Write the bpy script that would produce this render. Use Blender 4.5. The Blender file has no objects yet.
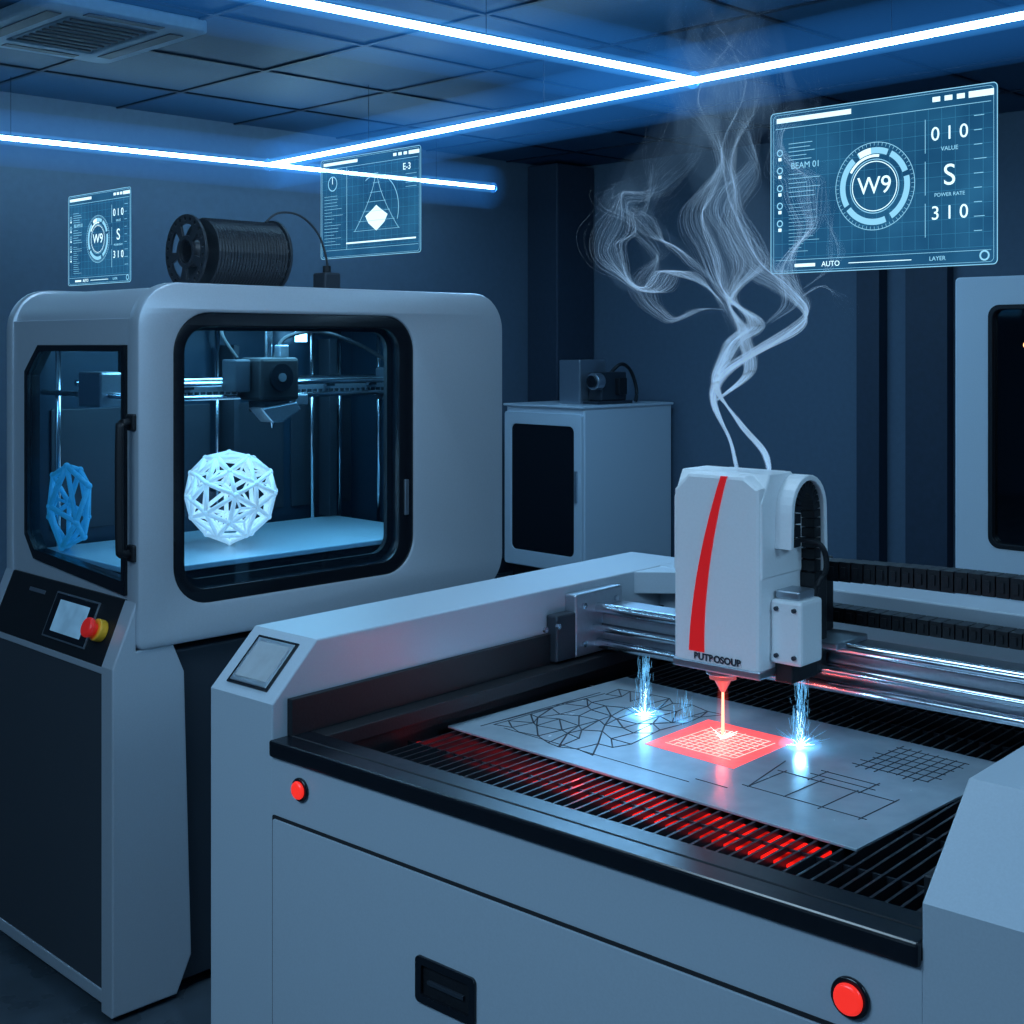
import bpy, bmesh, math, random
from mathutils import Vector, Matrix, noise, Euler
random.seed(7)
S = bpy.context.scene
COL = S.collection
try:
    S.view_settings.view_transform = 'Standard'
except Exception: pass

# ------------------------------------------------------------------ materials
def newmat(name):
    m = bpy.data.materials.new(name); m.use_nodes = True
    nt = m.node_tree; nt.nodes.clear()
    out = nt.nodes.new('ShaderNodeOutputMaterial')
    return m, nt, out

def pbr(name, col, rough=0.4, metal=0.0, bump=0.0, scale=40.0, var=0.06, emis=None, estr=0.0, coat=0.0):
    m, nt, out = newmat(name)
    b = nt.nodes.new('ShaderNodeBsdfPrincipled')
    tc = nt.nodes.new('ShaderNodeTexCoord')
    n = nt.nodes.new('ShaderNodeTexNoise'); n.inputs['Scale'].default_value = scale
    n.inputs['Detail'].default_value = 3
    nt.links.new(tc.outputs['Object'], n.inputs['Vector'])
    r = nt.nodes.new('ShaderNodeValToRGB')
    c0 = [max(0, c*(1-var)) for c in col]; c1 = [min(1, c*(1+var)) for c in col]
    r.color_ramp.elements[0].position = 0.3; r.color_ramp.elements[1].position = 0.7
    r.color_ramp.elements[0].color = (*c0, 1); r.color_ramp.elements[1].color = (*c1, 1)
    nt.links.new(n.outputs['Fac'], r.inputs['Fac'])
    nt.links.new(r.outputs['Color'], b.inputs['Base Color'])
    mr = nt.nodes.new('ShaderNodeMapRange')
    mr.inputs['To Min'].default_value = max(0.02, rough-0.05); mr.inputs['To Max'].default_value = min(1, rough+0.05)
    nt.links.new(n.outputs['Fac'], mr.inputs['Value'])
    nt.links.new(mr.outputs['Result'], b.inputs['Roughness'])
    b.inputs['Metallic'].default_value = metal
    if coat: b.inputs['Coat Weight'].default_value = coat
    if bump:
        bp = nt.nodes.new('ShaderNodeBump'); bp.inputs['Strength'].default_value = bump
        bp.inputs['Distance'].default_value = 0.002
        nt.links.new(n.outputs['Fac'], bp.inputs['Height']); nt.links.new(bp.outputs['Normal'], b.inputs['Normal'])
    if emis:
        b.inputs['Emission Color'].default_value = (*emis, 1); b.inputs['Emission Strength'].default_value = estr
    nt.links.new(b.outputs['BSDF'], out.inputs['Surface'])
    return m

def emit(name, col, s, patch=0, lo=.15):
    m, nt, out = newmat(name)
    e = nt.nodes.new('ShaderNodeEmission')
    e.inputs['Color'].default_value = (*col, 1); e.inputs['Strength'].default_value = s
    if patch:
        tc = nt.nodes.new('ShaderNodeTexCoord')
        n = nt.nodes.new('ShaderNodeTexNoise'); n.inputs['Scale'].default_value = patch
        mr = nt.nodes.new('ShaderNodeMapRange'); mr.inputs['From Min'].default_value = .35; mr.inputs['From Max'].default_value = .65
        mr.inputs['To Min'].default_value = s*lo; mr.inputs['To Max'].default_value = s
        nt.links.new(tc.outputs['Object'], n.inputs['Vector']); nt.links.new(n.outputs['Fac'], mr.inputs['Value'])
        nt.links.new(mr.outputs['Result'], e.inputs['Strength'])
    nt.links.new(e.outputs[0], out.inputs['Surface'])
    return m

def volglow(name, col, s, absorb=0):
    m, nt, out = newmat(name)
    e = nt.nodes.new('ShaderNodeEmission')
    e.inputs['Color'].default_value = (*col, 1); e.inputs['Strength'].default_value = s
    if absorb:
        a = nt.nodes.new('ShaderNodeVolumeAbsorption'); a.inputs['Density'].default_value = absorb
        a.inputs['Color'].default_value = (0, 0, 0, 1)
        ad = nt.nodes.new('ShaderNodeAddShader')
        nt.links.new(e.outputs[0], ad.inputs[0]); nt.links.new(a.outputs[0], ad.inputs[1]); nt.links.new(ad.outputs[0], out.inputs['Volume'])
    else:
        nt.links.new(e.outputs[0], out.inputs['Volume'])
    return m

def glassy(name, tint, gloss=0.06, rough=0.02):
    m, nt, out = newmat(name)
    t = nt.nodes.new('ShaderNodeBsdfTransparent'); t.inputs['Color'].default_value = (*tint, 1)
    g = nt.nodes.new('ShaderNodeBsdfGlossy'); g.inputs['Roughness'].default_value = rough
    g.inputs['Color'].default_value = (0.8, 0.9, 1, 1)
    mx = nt.nodes.new('ShaderNodeMixShader'); mx.inputs[0].default_value = gloss
    nt.links.new(t.outputs[0], mx.inputs[1]); nt.links.new(g.outputs[0], mx.inputs[2])
    nt.links.new(mx.outputs[0], out.inputs['Surface'])
    return m

def holo_mat(name, col, s, alpha):
    m, nt, out = newmat(name)
    t = nt.nodes.new('ShaderNodeBsdfTransparent')
    e = nt.nodes.new('ShaderNodeEmission'); e.inputs['Strength'].default_value = s
    tc = nt.nodes.new('ShaderNodeTexCoord')
    n = nt.nodes.new('ShaderNodeTexNoise'); n.inputs['Scale'].default_value = 6
    nt.links.new(tc.outputs['Object'], n.inputs['Vector'])
    r = nt.nodes.new('ShaderNodeValToRGB')
    r.color_ramp.elements[0].position = .3; r.color_ramp.elements[1].position = .75
    r.color_ramp.elements[0].color = (col[0]*.4, col[1]*.5, col[2]*.6, 1); r.color_ramp.elements[1].color = (*col, 1)
    nt.links.new(n.outputs['Fac'], r.inputs['Fac']); nt.links.new(r.outputs['Color'], e.inputs['Color'])
    mx = nt.nodes.new('ShaderNodeMixShader'); mx.inputs[0].default_value = alpha
    nt.links.new(t.outputs[0], mx.inputs[1]); nt.links.new(e.outputs[0], mx.inputs[2])
    nt.links.new(mx.outputs[0], out.inputs['Surface'])
    return m

M = {}
M['silver'] = pbr('silver_paint', (0.52, 0.58, 0.65), 0.34, 0.35, 0.05, 300, .03)
M['white'] = pbr('white_enamel', (0.64, 0.70, 0.76), 0.42, 0.0, 0.05, 200, .03)
M['headw'] = pbr('head_white_paint', (0.84, 0.86, 0.88), 0.35, 0.0, 0.03, 200, .02)
M['cut'] = pbr('cutter_enamel', (0.46, 0.53, 0.60), 0.36, 0.1, 0.05, 300, .03)
M['dark'] = pbr('dark_panel', (0.035, 0.045, 0.06), 0.45, 0.3, 0.15, 400, .1)
M['darkgrey'] = pbr('charcoal_panel', (0.055, 0.065, 0.08), 0.5, 0.2, 0.15, 400, .08)
M['black'] = pbr('black_gloss', (0.006, 0.008, 0.012), 0.24, 0.0, 0, 60, .1)
M['blackm'] = pbr('black_matte', (0.010, 0.012, 0.016), 0.5, 0.2, .2, 200, .2)
M['spool'] = pbr('spool_plastic', (0.03, 0.036, 0.045), 0.35, 0.1, 0, 200, .2)
M['steel'] = pbr('polished_steel', (0.6, 0.66, 0.72), 0.2, 1.0, 0, 60, .05)
M['alu'] = pbr('brushed_aluminium', (0.45, 0.5, 0.56), 0.34, 0.9, .05, 150, .05)
M['seam'] = pbr('panel_seam', (0.01, 0.012, 0.016), 0.9)
M['red'] = pbr('red_button', (0.9, 0.03, 0.02), 0.3, 0, 0, 30, .05, (1, .03, .02), 0.75)
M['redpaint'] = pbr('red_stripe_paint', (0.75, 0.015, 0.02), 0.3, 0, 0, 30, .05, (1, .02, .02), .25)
M['estop'] = pbr('estop_red', (0.75, 0.02, 0.02), 0.3, 0, 0, 30, .05, (1, .03, .02), .15)
M['yellow'] = pbr('estop_yellow', (0.9, 0.45, 0.03), 0.4)
M['wall'] = pbr('wall_paint', (0.10, 0.145, 0.20), 0.7, 0, .1, 30, .05)
M['walld'] = pbr('wall_dark_trim', (0.028, 0.043, 0.07), 0.6, 0, .1, 30, .1)
M['ceil'] = pbr('ceiling_tile', (0.020, 0.075, 0.15), 0.55, 0, .3, 60, .15)
M['grid'] = pbr('ceiling_tbar', (0.010, 0.022, 0.045), 0.5, .2)
M['floor'] = pbr('polished_floor', (0.05, 0.07, 0.09), 0.28, 0, .05, 8, .2)
M['vent'] = pbr('vent_plastic', (0.26, 0.40, 0.52), 0.5)
M['strip'] = emit('led_strip', (0.34, 0.70, 1.0), 22)
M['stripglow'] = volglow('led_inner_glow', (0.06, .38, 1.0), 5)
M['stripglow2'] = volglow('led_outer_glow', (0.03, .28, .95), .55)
M['interior'] = pbr('chamber_wall', (0.018, 0.045, 0.075), 0.35, 0.3)
M['plate'] = pbr('build_plate', (0.45, 0.62, 0.72), 0.3, 0.1, .05, 80, .05)
M['print'] = pbr('white_filament', (0.85, 0.92, 0.97), 0.5, 0, 0, 60, .03, (.75, .9, 1), .42)  # self-glow put in so the print looks brightly lit
M['printb'] = pbr('blue_filament', (0.08, 0.36, 0.62), 0.4, 0, 0, 60, .1, (.02, .32, .62), .32)  # colour and glow of the blue reflection, not a filament
M['led_in'] = emit('chamber_led', (0.35, 0.75, 1.0), 9)
M['glass'] = glassy('enclosure_glass', (0.74, 0.88, 0.95), 0.06)
M['glassd'] = glassy('dark_cabinet_glass', (0.30, 0.36, 0.42), 0.14, .05)
M['screen'] = emit('lcd_screen', (.11, .27, .46), 1.0, 14, .7)
M['screeng'] = pbr('lcd_screen_grey', (0.22, 0.28, 0.33), 0.5, 0, 0, 40, .1, (.30, .42, .50), .15)
M['sheet'] = pbr('metal_sheet_surface', (0.40, 0.51, 0.59), 0.25, 0.25, .05, 25, .06)
M['etch'] = pbr('etched_line', (0.015, 0.025, 0.04), 0.7)
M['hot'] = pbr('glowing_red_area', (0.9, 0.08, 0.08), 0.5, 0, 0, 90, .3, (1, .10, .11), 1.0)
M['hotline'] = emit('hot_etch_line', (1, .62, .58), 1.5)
M['redglow'] = emit('red_led', (1, 0.012, 0.008), 1.5, 22)
M['beam'] = emit('laser_beam', (1, .22, .14), 5)
M['beamcore'] = emit('laser_core', (1, .75, .7), 5)
M['spark'] = emit('blue_spark', (0.16, .55, 1), 1.5)
M['sparkcore'] = emit('spark_core', (0.6, .88, 1), 7)
M['sparkglow'] = volglow('spark_glow', (.10, .45, 1), 11)
M['sparkglow2'] = volglow('spark_column_glow', (.08, .40, 1), 3)
M['redhalo'] = volglow('laser_glow', (1, .10, .08), 8)
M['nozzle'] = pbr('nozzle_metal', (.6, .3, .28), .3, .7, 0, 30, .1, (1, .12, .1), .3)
M['hline'] = emit('holo_line', (0.30, .72, 1), 1.0)
M['hbright'] = emit('holo_bright', (0.62, .90, 1), 1.5)
M['hdim'] = emit('holo_dim', (0.05, .28, .50), .9)
M['hpanel'] = holo_mat('holo_panel', (0.025, .16, .33), 1.0, .55)
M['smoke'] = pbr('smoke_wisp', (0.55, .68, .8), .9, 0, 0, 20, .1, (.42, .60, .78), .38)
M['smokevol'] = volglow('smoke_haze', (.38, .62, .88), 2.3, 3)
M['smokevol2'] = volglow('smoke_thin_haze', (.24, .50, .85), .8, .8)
M['slat'] = pbr('slat_steel', (.05, .06, .075), .35, .7)

# ------------------------------------------------------------------ helpers
def link(o, parent=None):
    COL.objects.link(o)
    if parent: o.parent = parent
    return o
def empty(name, loc=(0, 0, 0), rot=(0, 0, 0)):
    e = bpy.data.objects.new(name, None); e.location = loc; e.rotation_euler = rot
    e.empty_display_size = .1
    return link(e)
def meshobj(name, parent, mat, verts, faces, smooth=False, bevel=0, recalc=True, segs=2):
    me = bpy.data.meshes.new(name)
    me.from_pydata([tuple(v) for v in verts], [], faces)
    if recalc:
        bm = bmesh.new(); bm.from_mesh(me); bmesh.ops.recalc_face_normals(bm, faces=bm.faces); bm.to_mesh(me); bm.free()
    if mat: me.materials.append(mat)
    if smooth:
        for p in me.polygons: p.use_smooth = True
    o = bpy.data.objects.new(name, me); link(o, parent)
    if bevel:
        b = o.modifiers.new('bevel', 'BEVEL'); b.width = bevel; b.segments = segs; b.limit_method = 'ANGLE'
        b.harden_normals = False
    return o
class MB:
    def __init__(s): s.v = []; s.f = []
    def box(s, x0, x1, y0, y1, z0, z1):
        i = len(s.v)
        s.v += [(x0,y0,z0),(x1,y0,z0),(x1,y1,z0),(x0,y1,z0),(x0,y0,z1),(x1,y0,z1),(x1,y1,z1),(x0,y1,z1)]
        s.f += [(i,i+3,i+2,i+1),(i+4,i+5,i+6,i+7),(i,i+1,i+5,i+4),(i+1,i+2,i+6,i+5),(i+2,i+3,i+7,i+6),(i+3,i,i+4,i+7)]
    def line(s, p, q, w, z, t=0.0006):   # flat bar in XY plane
        p = Vector(p); q = Vector(q); d = q-p
        if d.length < 1e-6: return
        d.normalize(); n = Vector((-d.y, d.x))*w/2; p = p-d*w/2; q = q+d*w/2
        i = len(s.v)
        for zz in (z, z+t):
            for a in (p-n, q-n, q+n, p+n): s.v.append((a.x, a.y, zz))
        s.f += [(i,i+3,i+2,i+1),(i+4,i+5,i+6,i+7),(i,i+1,i+5,i+4),(i+1,i+2,i+6,i+5),(i+2,i+3,i+7,i+6),(i+3,i,i+4,i+7)]
    def arc(s, cx, cy, r0, r1, a0, a1, z, n=None):
        n = n or max(2, int(abs(a1-a0)/5)); i = len(s.v)
        for k in range(n+1):
            a = math.radians(a0+(a1-a0)*k/n)
            s.v.append((cx+r0*math.cos(a), cy+r0*math.sin(a), z)); s.v.append((cx+r1*math.cos(a), cy+r1*math.sin(a), z))
        for k in range(n):
            j = i+2*k; s.f.append((j, j+1, j+3, j+2))
    def tube(s, pts, r, n=3):
        pts = [Vector(p) for p in pts]; i = len(s.v)
        rr = r if isinstance(r, (list, tuple)) else [r]*len(pts)
        for k, p in enumerate(pts):
            t = (pts[min(k+1, len(pts)-1)]-pts[max(k-1, 0)]).normalized()
            up = Vector((0, 0, 1)) if abs(t.z) < .9 else Vector((1, 0, 0))
            a = t.cross(up).normalized(); b = t.cross(a)
            for j in range(n):
                an = 2*math.pi*j/n
                s.v.append(tuple(p+(a*math.cos(an)+b*math.sin(an))*rr[k]))
        for k in range(len(pts)-1):
            for j in range(n):
                a0 = i+k*n+j; a1 = i+k*n+(j+1) % n
                s.f.append((a0, a1, a1+n, a0+n))
        s.f.append(tuple(i+j for j in range(n))[::-1]); s.f.append(tuple(i+(len(pts)-1)*n+j for j in range(n)))
    def obj(s, name, parent, mat, **k): return meshobj(name, parent, mat, s.v, s.f, **k)
def box(name, parent, mat, x0, x1, y0, y1, z0, z1, bevel=0.003, segs=2):
    b = MB(); b.box(min(x0,x1), max(x0,x1), min(y0,y1), max(y0,y1), min(z0,z1), max(z0,z1))
    return b.obj(name, parent, mat, bevel=bevel, segs=segs, recalc=False)
def cmap(axis, c0, c1, a):
    return (a, c0, c1) if axis == 'x' else ((c0, a, c1) if axis == 'y' else (c0, c1, a))
def plate(name, parent, mat, loops, axis, a0, a1, bevel=0.0, smooth_ang=30):
    """extruded 2D outline(s) with holes"""
    cu = bpy.data.curves.new(name, 'CURVE'); cu.dimensions = '2D'; cu.fill_mode = 'BOTH'
    cu.extrude = max(1e-5, abs(a1-a0)/2-bevel)
    if bevel: cu.bevel_depth = bevel; cu.offset = -bevel; cu.bevel_resolution = 1
    for lp in loops:
        sp = cu.splines.new('POLY'); sp.points.add(len(lp)-1)
        for i, p in enumerate(lp): sp.points[i].co = (p[0], p[1], 0, 1)
        sp.use_cyclic_u = True
    o = bpy.data.objects.new('tmp', cu); COL.objects.link(o)
    dg = bpy.context.evaluated_depsgraph_get(); dg.update()
    me = bpy.data.meshes.new_from_object(o.evaluated_get(dg))
    bpy.data.objects.remove(o)
    mid = (a0+a1)/2
    for v in me.vertices:
        c = v.co.copy(); v.co = cmap(axis, c.x, c.y, mid+c.z)
    bm = bmesh.new(); bm.from_mesh(me); bmesh.ops.remove_doubles(bm, verts=bm.verts, dist=1e-5)
    bmesh.ops.recalc_face_normals(bm, faces=bm.faces); bm.to_mesh(me); bm.free()
    me.name = name; me.materials.clear(); me.materials.append(mat)
    for p in me.polygons: p.use_smooth = False
    ob = bpy.data.objects.new(name, me); link(ob, parent)
    return ob
def shade_auto(o, ang=35):
    for p in o.data.polygons: p.use_smooth = True
    bm = bmesh.new(); bm.from_mesh(o.data)
    for e in bm.edges:
        if len(e.link_faces) == 2 and e.calc_face_angle(0) > math.radians(ang): e.smooth = False
    bm.to_mesh(o.data); bm.free()
def rr(x0, x1, y0, y1, r, n=8):
    if not isinstance(r, (list, tuple)): r = [r]*4     # BL BR TR TL
    out = []
    for (cx, cy, a, q) in ((x0+r[0], y0+r[0], 180, r[0]), (x1-r[1], y0+r[1], 270, r[1]), (x1-r[2], y1-r[2], 0, r[2]), (x0+r[3], y1-r[3], 90, r[3])):
        for k in range(n+1):
            t = math.radians(a+90*k/n); out.append((cx+q*math.cos(t), cy+q*math.sin(t)))
    return out
def cyl(name, parent, mat, p0, p1, r, n=24, r2=None, bevel=0):
    b = MB(); b.tube([p0, p1], [r, r if r2 is None else r2], n)
    o = b.obj(name, parent, mat); shade_auto(o)
    if bevel:
        m = o.modifiers.new('b', 'BEVEL'); m.width = bevel; m.segments = 2; m.limit_method = 'ANGLE'
    return o
def smoothpts(pts, n=8):
    P = [Vector(p) for p in pts]; out = []
    for i in range(len(P)-1):
        p0 = P[max(i-1, 0)]; p1 = P[i]; p2 = P[i+1]; p3 = P[min(i+2, len(P)-1)]
        for k in range(n):
            t = k/n
            out.append(0.5*((2*p1)+(p2-p0)*t+(2*p0-5*p1+4*p2-p3)*t*t+(3*p1-p0-3*p2+p3)*t**3))
    out.append(P[-1]); return out
def hose(name, parent, mat, pts, r, n=10, sm=8):
    b = MB(); b.tube(smoothpts(pts, sm), r, n); o = b.obj(name, parent, mat, smooth=True); return o
def text(name, parent, mat, body, size, mtx, ext=0.0003, align='CENTER', bold=0):
    cu = bpy.data.curves.new(name, 'FONT'); cu.body = body; cu.size = size; cu.extrude = ext
    cu.align_x = align; cu.align_y = 'CENTER'; cu.offset = bold
    cu.materials.append(mat)
    o = bpy.data.objects.new(name, cu); link(o, parent); o.matrix_local = mtx
    return o
def face_mx(p):   # facing -X
    return Matrix.Translation(p) @ Matrix(((0,0,-1,0),(-1,0,0,0),(0,1,0,0),(0,0,0,1)))

# ------------------------------------------------------------------ room
X0, X1, Y0, Y1, H = -2.6, 7.2, -2.6, 6.65, 2.9
box('floor', None, M['floor'], X0-.1, X1+.1, Y0-.1, Y1+.1, -.1, 0, 0)
box('ceiling', None, M['ceil'], X0-.1, X1+.1, Y0-.1, Y1+.1, H, H+.1, 0)
box('wall_north', None, M['wall'], X0-.1, X1+.1, Y1, Y1+.1, 0, H, 0)
box('wall_east', None, M['wall'], X1, X1+.1, Y0, Y1, 0, H, 0)
box('wall_south', None, M['wall'], X0-.1, X1+.1, Y0-.1, Y0, 0, H, 0)
box('wall_west', None, M['wall'], X0-.1, X0, Y0, Y1, 0, H, 0)
g = MB()
x = X0+.2
while x < X1: g.box(x-.010, x+.010, Y0, Y1, H-.008, H+.002); x += .75
y = Y0+.35
while y < Y1: g.box(X0, X1, y-.010, y+.010, H-.0085, H+.002); y += .75
g.obj('trim_ceiling_grid', None, M['grid'])
box('trim_corner_column', None, M['walld'], 6.80, 7.19, 6.35, 6.645, 0.001, H-.02, .01)
t = MB(); t.box(7.10, 7.195, 4.02, 4.17, 0.001, H-.02); t.box(7.12, 7.195, 3.60, 3.86, 0.001, H-.02)
t.obj('trim_wall_pilaster', None, M['walld'])
t = MB(); t.box(X0+.001, X1-.001, Y1-.018, Y1-.001, 0.001, .10)
t.obj('baseboard_north', None, M['walld'])
t = MB(); t.box(X1-.018, X1-.001, Y0, 3.58, 0.001, .10); t.box(X1-.018, X1-.001, 4.2, 6.3, 0.001, .10)
t.obj('baseboard_east', None, M['walld'])

# ceiling led strips (suspended on thin rods), run slightly off the wall axes
PX, PY = 4.03, 3.05
ls = empty('suspended_led_light_strips', (PX, PY, 0), (0, 0, math.radians(-4)))
zs = 2.6
def strip(i, x0, x1, y0, y1):
    x0 -= PX; x1 -= PX; y0 -= PY; y1 -= PY
    box('led_tube_%d' % i, ls, M['strip'], x0, x1, y0, y1, zs-.010, zs+.010, .003)
    e_ = .007
    box('housing_%d' % i, ls, M['grid'], x0+e_, x1-e_, y0+e_, y1-e_, zs+.0105, zs+.018, 0)
    cx, cy = (x0+x1)/2, (y0+y1)/2
    if x1-x0 > y1-y0: a, b = (x0, cy, zs), (x1, cy, zs)
    else: a, b = (cx, y0, zs), (cx, y1, zs)
    cyl('diffuser_glow_%d' % i, ls, M['stripglow'], a, b, .034, 20)  # emissive volume round the tube imitates its bloom, no diffuser there
    cyl('haze_glow_%d' % i, ls, M['stripglow2'], a, b, .14, 24)  # wider, weaker volume for the outer bloom, no haze in the room
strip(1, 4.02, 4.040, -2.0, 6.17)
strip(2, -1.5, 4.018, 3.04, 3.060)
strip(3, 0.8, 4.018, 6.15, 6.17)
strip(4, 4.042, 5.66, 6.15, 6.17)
rods = MB()
for (a, b) in ((4.030, 5.2), (4.030, 3.9), (4.030, 2.2), (4.030, .5), (3.0, 3.05), (1.0, 3.05), (2.6, 6.16), (5.2, 6.16)):
    rods.tube([(a-PX, b-PY, zs+.015), (a-PX, b-PY, H)], .0014, 6)
rods.obj('suspension_rods', ls, M['grid'])

# ceiling air conditioner cassette
ac = empty('ceiling_air_conditioner', (2.56, 5.03, 0))
plate('cassette_frame', ac, M['vent'], [rr(-.34, .34, -.43, .43, .05), rr(-.19, .19, -.28, .28, .02)], 'z', H-.05, H-.001, .006)
box('intake_panel', ac, M['vent'], -.17, .17, -.26, .26, H-.045, H-.02, .004)
v = MB()
for k in range(9): v.box(-.16, .16, -.24+k*.058, -.225+k*.058, H-.052, H-.044)
v.obj('intake_louvres', ac, M['darkgrey'])
v = MB()
for s in (-1, 1):
    v.box(s*.26-.03, s*.26+.03, -.3, .3, H-.053, H-.045); v.box(-.16, .16, s*.355-.025, s*.355+.025, H-.053, H-.045)
v.obj('air_slots', ac, M['darkgrey'])

# ------------------------------------------------------------------ 3D printer
pr = empty('3d_printer', (1.6, 2.87, 0))
W, D, ZB, ZT = 1.22, .71, .87, 1.753
def arcp(cx, cy, r, a0, a1, n=10): return [(cx+r*math.cos(math.radians(a0+(a1-a0)*k/n)), cy+r*math.sin(math.radians(a0+(a1-a0)*k/n))) for k in range(n+1)]
outer = [(0.012, 1.62)] + arcp(.102, ZT-.10, .09, 180, 90) + arcp(W-.11, ZT-.11, .10, 90, 0) + [(W-.01, ZB+.01), (0.012, ZB+.01)]
inner = [(0.012, ZB+.04), (W-.04, ZB+.04)] + arcp(W-.11, ZT-.11, .07, 0, 90) + arcp(.102, ZT-.10, .06, 90, 180) + [(.042, 1.62)]
o = plate('hood_shell', pr, M['silver'], [outer+inner], 'y', .035, D-.03); shade_auto(o)
o = plate('front_frame', pr, M['silver'], [rr(0, W, ZB, ZT, [.02, .10, .11, .11], 10), rr(.098, .866, .960, 1.680, .10, 10)], 'y', -.012, .04, .008); shade_auto(o)
o = plate('rear_panel', pr, M['silver'], [rr(0, W, ZB, ZT, [.02, .05, .11, .11], 10)], 'y', D-.04, D, .008); shade_auto(o)
o = plate('window_bezel', pr, M['black'], [rr(.096, .868, .958, 1.682, .10, 10), rr(.130, .815, .995, 1.645, .065, 10)], 'y', -.006, .03, .003); shade_auto(o)
o = plate('window_inner_bezel', pr, M['blackm'], [rr(.125, .82, .99, 1.65, .065, 8), rr(.140, .800, 1.015, 1.636, .05, 8)], 'y', .03, .045); shade_auto(o)
plate('front_window_glass', pr, M['glass'], [rr(.127, .818, .992, 1.648, .065)], 'y', .004, .007)
box('door_latch', pr, M['alu'], .832, .846, -.012, -.004, 1.12, 1.22, .002)
win = [(.05, .995), (.535, 1.03), (.588, 1.09), (.588, 1.53), (.51, 1.60), (.05, 1.60)]
win_i = [(.065, 1.03), (.530, 1.055), (.572, 1.10), (.572, 1.518), (.503, 1.584), (.065, 1.584)]
plate('side_wall', pr, M['silver'], [[(.035, ZB), (D-.035, ZB), (D-.035, 1.665), (.035, 1.665)], win], 'x', .006, .03, .001)
plate('side_window_frame', pr, M['black'], [win, win_i], 'x', -.004, .034, .002)
plate('side_window_glass', pr, M['glass'], [win_i], 'x', .008, .011)
# door handle
hb = MB()
hb.tube(smoothpts([(0.0, .018, 1.415), (-.033, .004, 1.412), (-.042, .0, 1.385), (-.042, .0, 1.135), (-.033, .004, 1.105), (0, .018, 1.102)], 5), .0100, 10)
hb.obj('door_handle', pr, M['blackm'], smooth=True)
box('handle_mount_top', pr, M['blackm'], -.010, .006, -.004, .030, 1.395, 1.435, .004)
box('handle_mount_bottom', pr, M['blackm'], -.010, .006, -.004, .030, 1.082, 1.122, .004)
# chamber
ch = MB()
ch.box(.04, 1.18, D-.06, D-.045, ZB+.03, ZT-.05); ch.box(1.16, 1.175, .05, D-.06, ZB+.03, ZT-.06)
ch.box(.04, 1.17, .05, D-.05, ZB+.045, ZB+.06); ch.box(.06, 1.15, .05, D-.05, ZT-.05, ZT-.04)
ch.box(.88, 1.16, .045, .055, ZB+.03, ZT-.05)
ch.obj('chamber_lining', pr, M['interior'])
pn = MB()
for k in range(4): pn.box(.10+k*.27, .34+k*.27, D-.068, D-.062, 1.08, 1.42)
pn.box(.64, .66, .56, .64, 1.05, 1.6); pn.box(1.0, 1.03, .56, .62, 1.05, 1.62)
pn.obj('rear_chamber_panels', pr, M['dark'], bevel=.002)
box('build_plate', pr, M['plate'], .05, 1.05, .07, .60, 1.030, 1.045, .003)
box('bed_carrier', pr, M['dark'], .12, 1.0, .10, .56, 1.0, 1.03, .004)
box('bed_lower_body', pr, M['dark'], .2, .9, .15, .5, ZB+.06, 1.0, .004)
rl = MB()
for (yy, zz) in ((.30, 1.492), (.30, 1.455), (.40, 1.50)): rl.tube([(.05, yy, zz), (1.16, yy, zz)], .008, 12)
for xx in (.07, 1.12): rl.tube([(xx, .08, 1.47), (xx, .63, 1.47)], .008, 12)
for (xx, yy) in ((.96, .60), (1.07, .60), (1.09, .42), (.62, .62), (.10, .60)): rl.tube([(xx, yy, ZB+.06), (xx, yy, ZT-.05)], .008, 12)
o = rl.obj('guide_rails', pr, M['steel'], smooth=True)
box('gantry_beam', pr, M['alu'], .06, 1.14, .325, .355, 1.455, 1.50, .003)
rk = MB()
for k in range(50): rk.box(.10+k*.02, .11+k*.02, .318, .326, 1.462, 1.470)
for k in range(6): rk.box(.16+k*.16, .19+k*.16, .31, .326, 1.478, 1.49)
rk.obj('gantry_rack', pr, M['dark'])
box('gantry_left_carriage', pr, M['alu'], .045, .13, .26, .38, 1.44, 1.53, .006)
box('gantry_left_motor', pr, M['blackm'], .06, .12, .14, .20, 1.53, 1.60, .006)
box('gantry_right_carriage', pr, M['dark'], 1.04, 1.14, .26, .38, 1.43, 1.53, .006)
box('z_bellows', pr, M['blackm'], 1.11, 1.155, .22, .34, ZB+.08, 1.43, .002)
bl = MB()
for k in range(24): bl.box(1.103, 1.112, .215, .345, 1.0+k*.017, 1.008+k*.017)
bl.obj('bellows_ribs', pr, M['dark'])
# extruder
ex = (.55, .25)
box('extruder_body', pr, M['blackm'], ex[0]-.065, ex[0]+.065, ex[1]-.06, ex[1]+.05, 1.445, 1.565, .010)
box('extruder_lower', pr, M['dark'], ex[0]-.045, ex[0]+.045, ex[1]-.045, ex[1]+.035, 1.41, 1.45, .008)
o = cyl('extruder_fan', pr, M['black'], (ex[0], ex[1]-.059, 1.51), (ex[0], ex[1]-.068, 1.51), .038)
cyl('extruder_fan_hub', pr, M['alu'], (ex[0], ex[1]-.066, 1.51), (ex[0], ex[1]-.072, 1.51), .012)
plate('fan_duct', pr, M['alu'], [[(ex[0]-.06, 1.425), (ex[0]+.06, 1.440), (ex[0]+.075, 1.418), (ex[0]+.015, 1.385), (ex[0]-.02, 1.385)]], 'y', ex[1]-.055, ex[1]+.01, .004)
cyl('nozzle', pr, M['steel'], (ex[0], ex[1]-.02, 1.386), (ex[0], ex[1]-.02, 1.368), .008, 12, .002)
box('extruder_motor', pr, M['dark'], ex[0]-.12, ex[0]-.07, ex[1]-.02, ex[1]+.05, 1.47, 1.56, .005)
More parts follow.
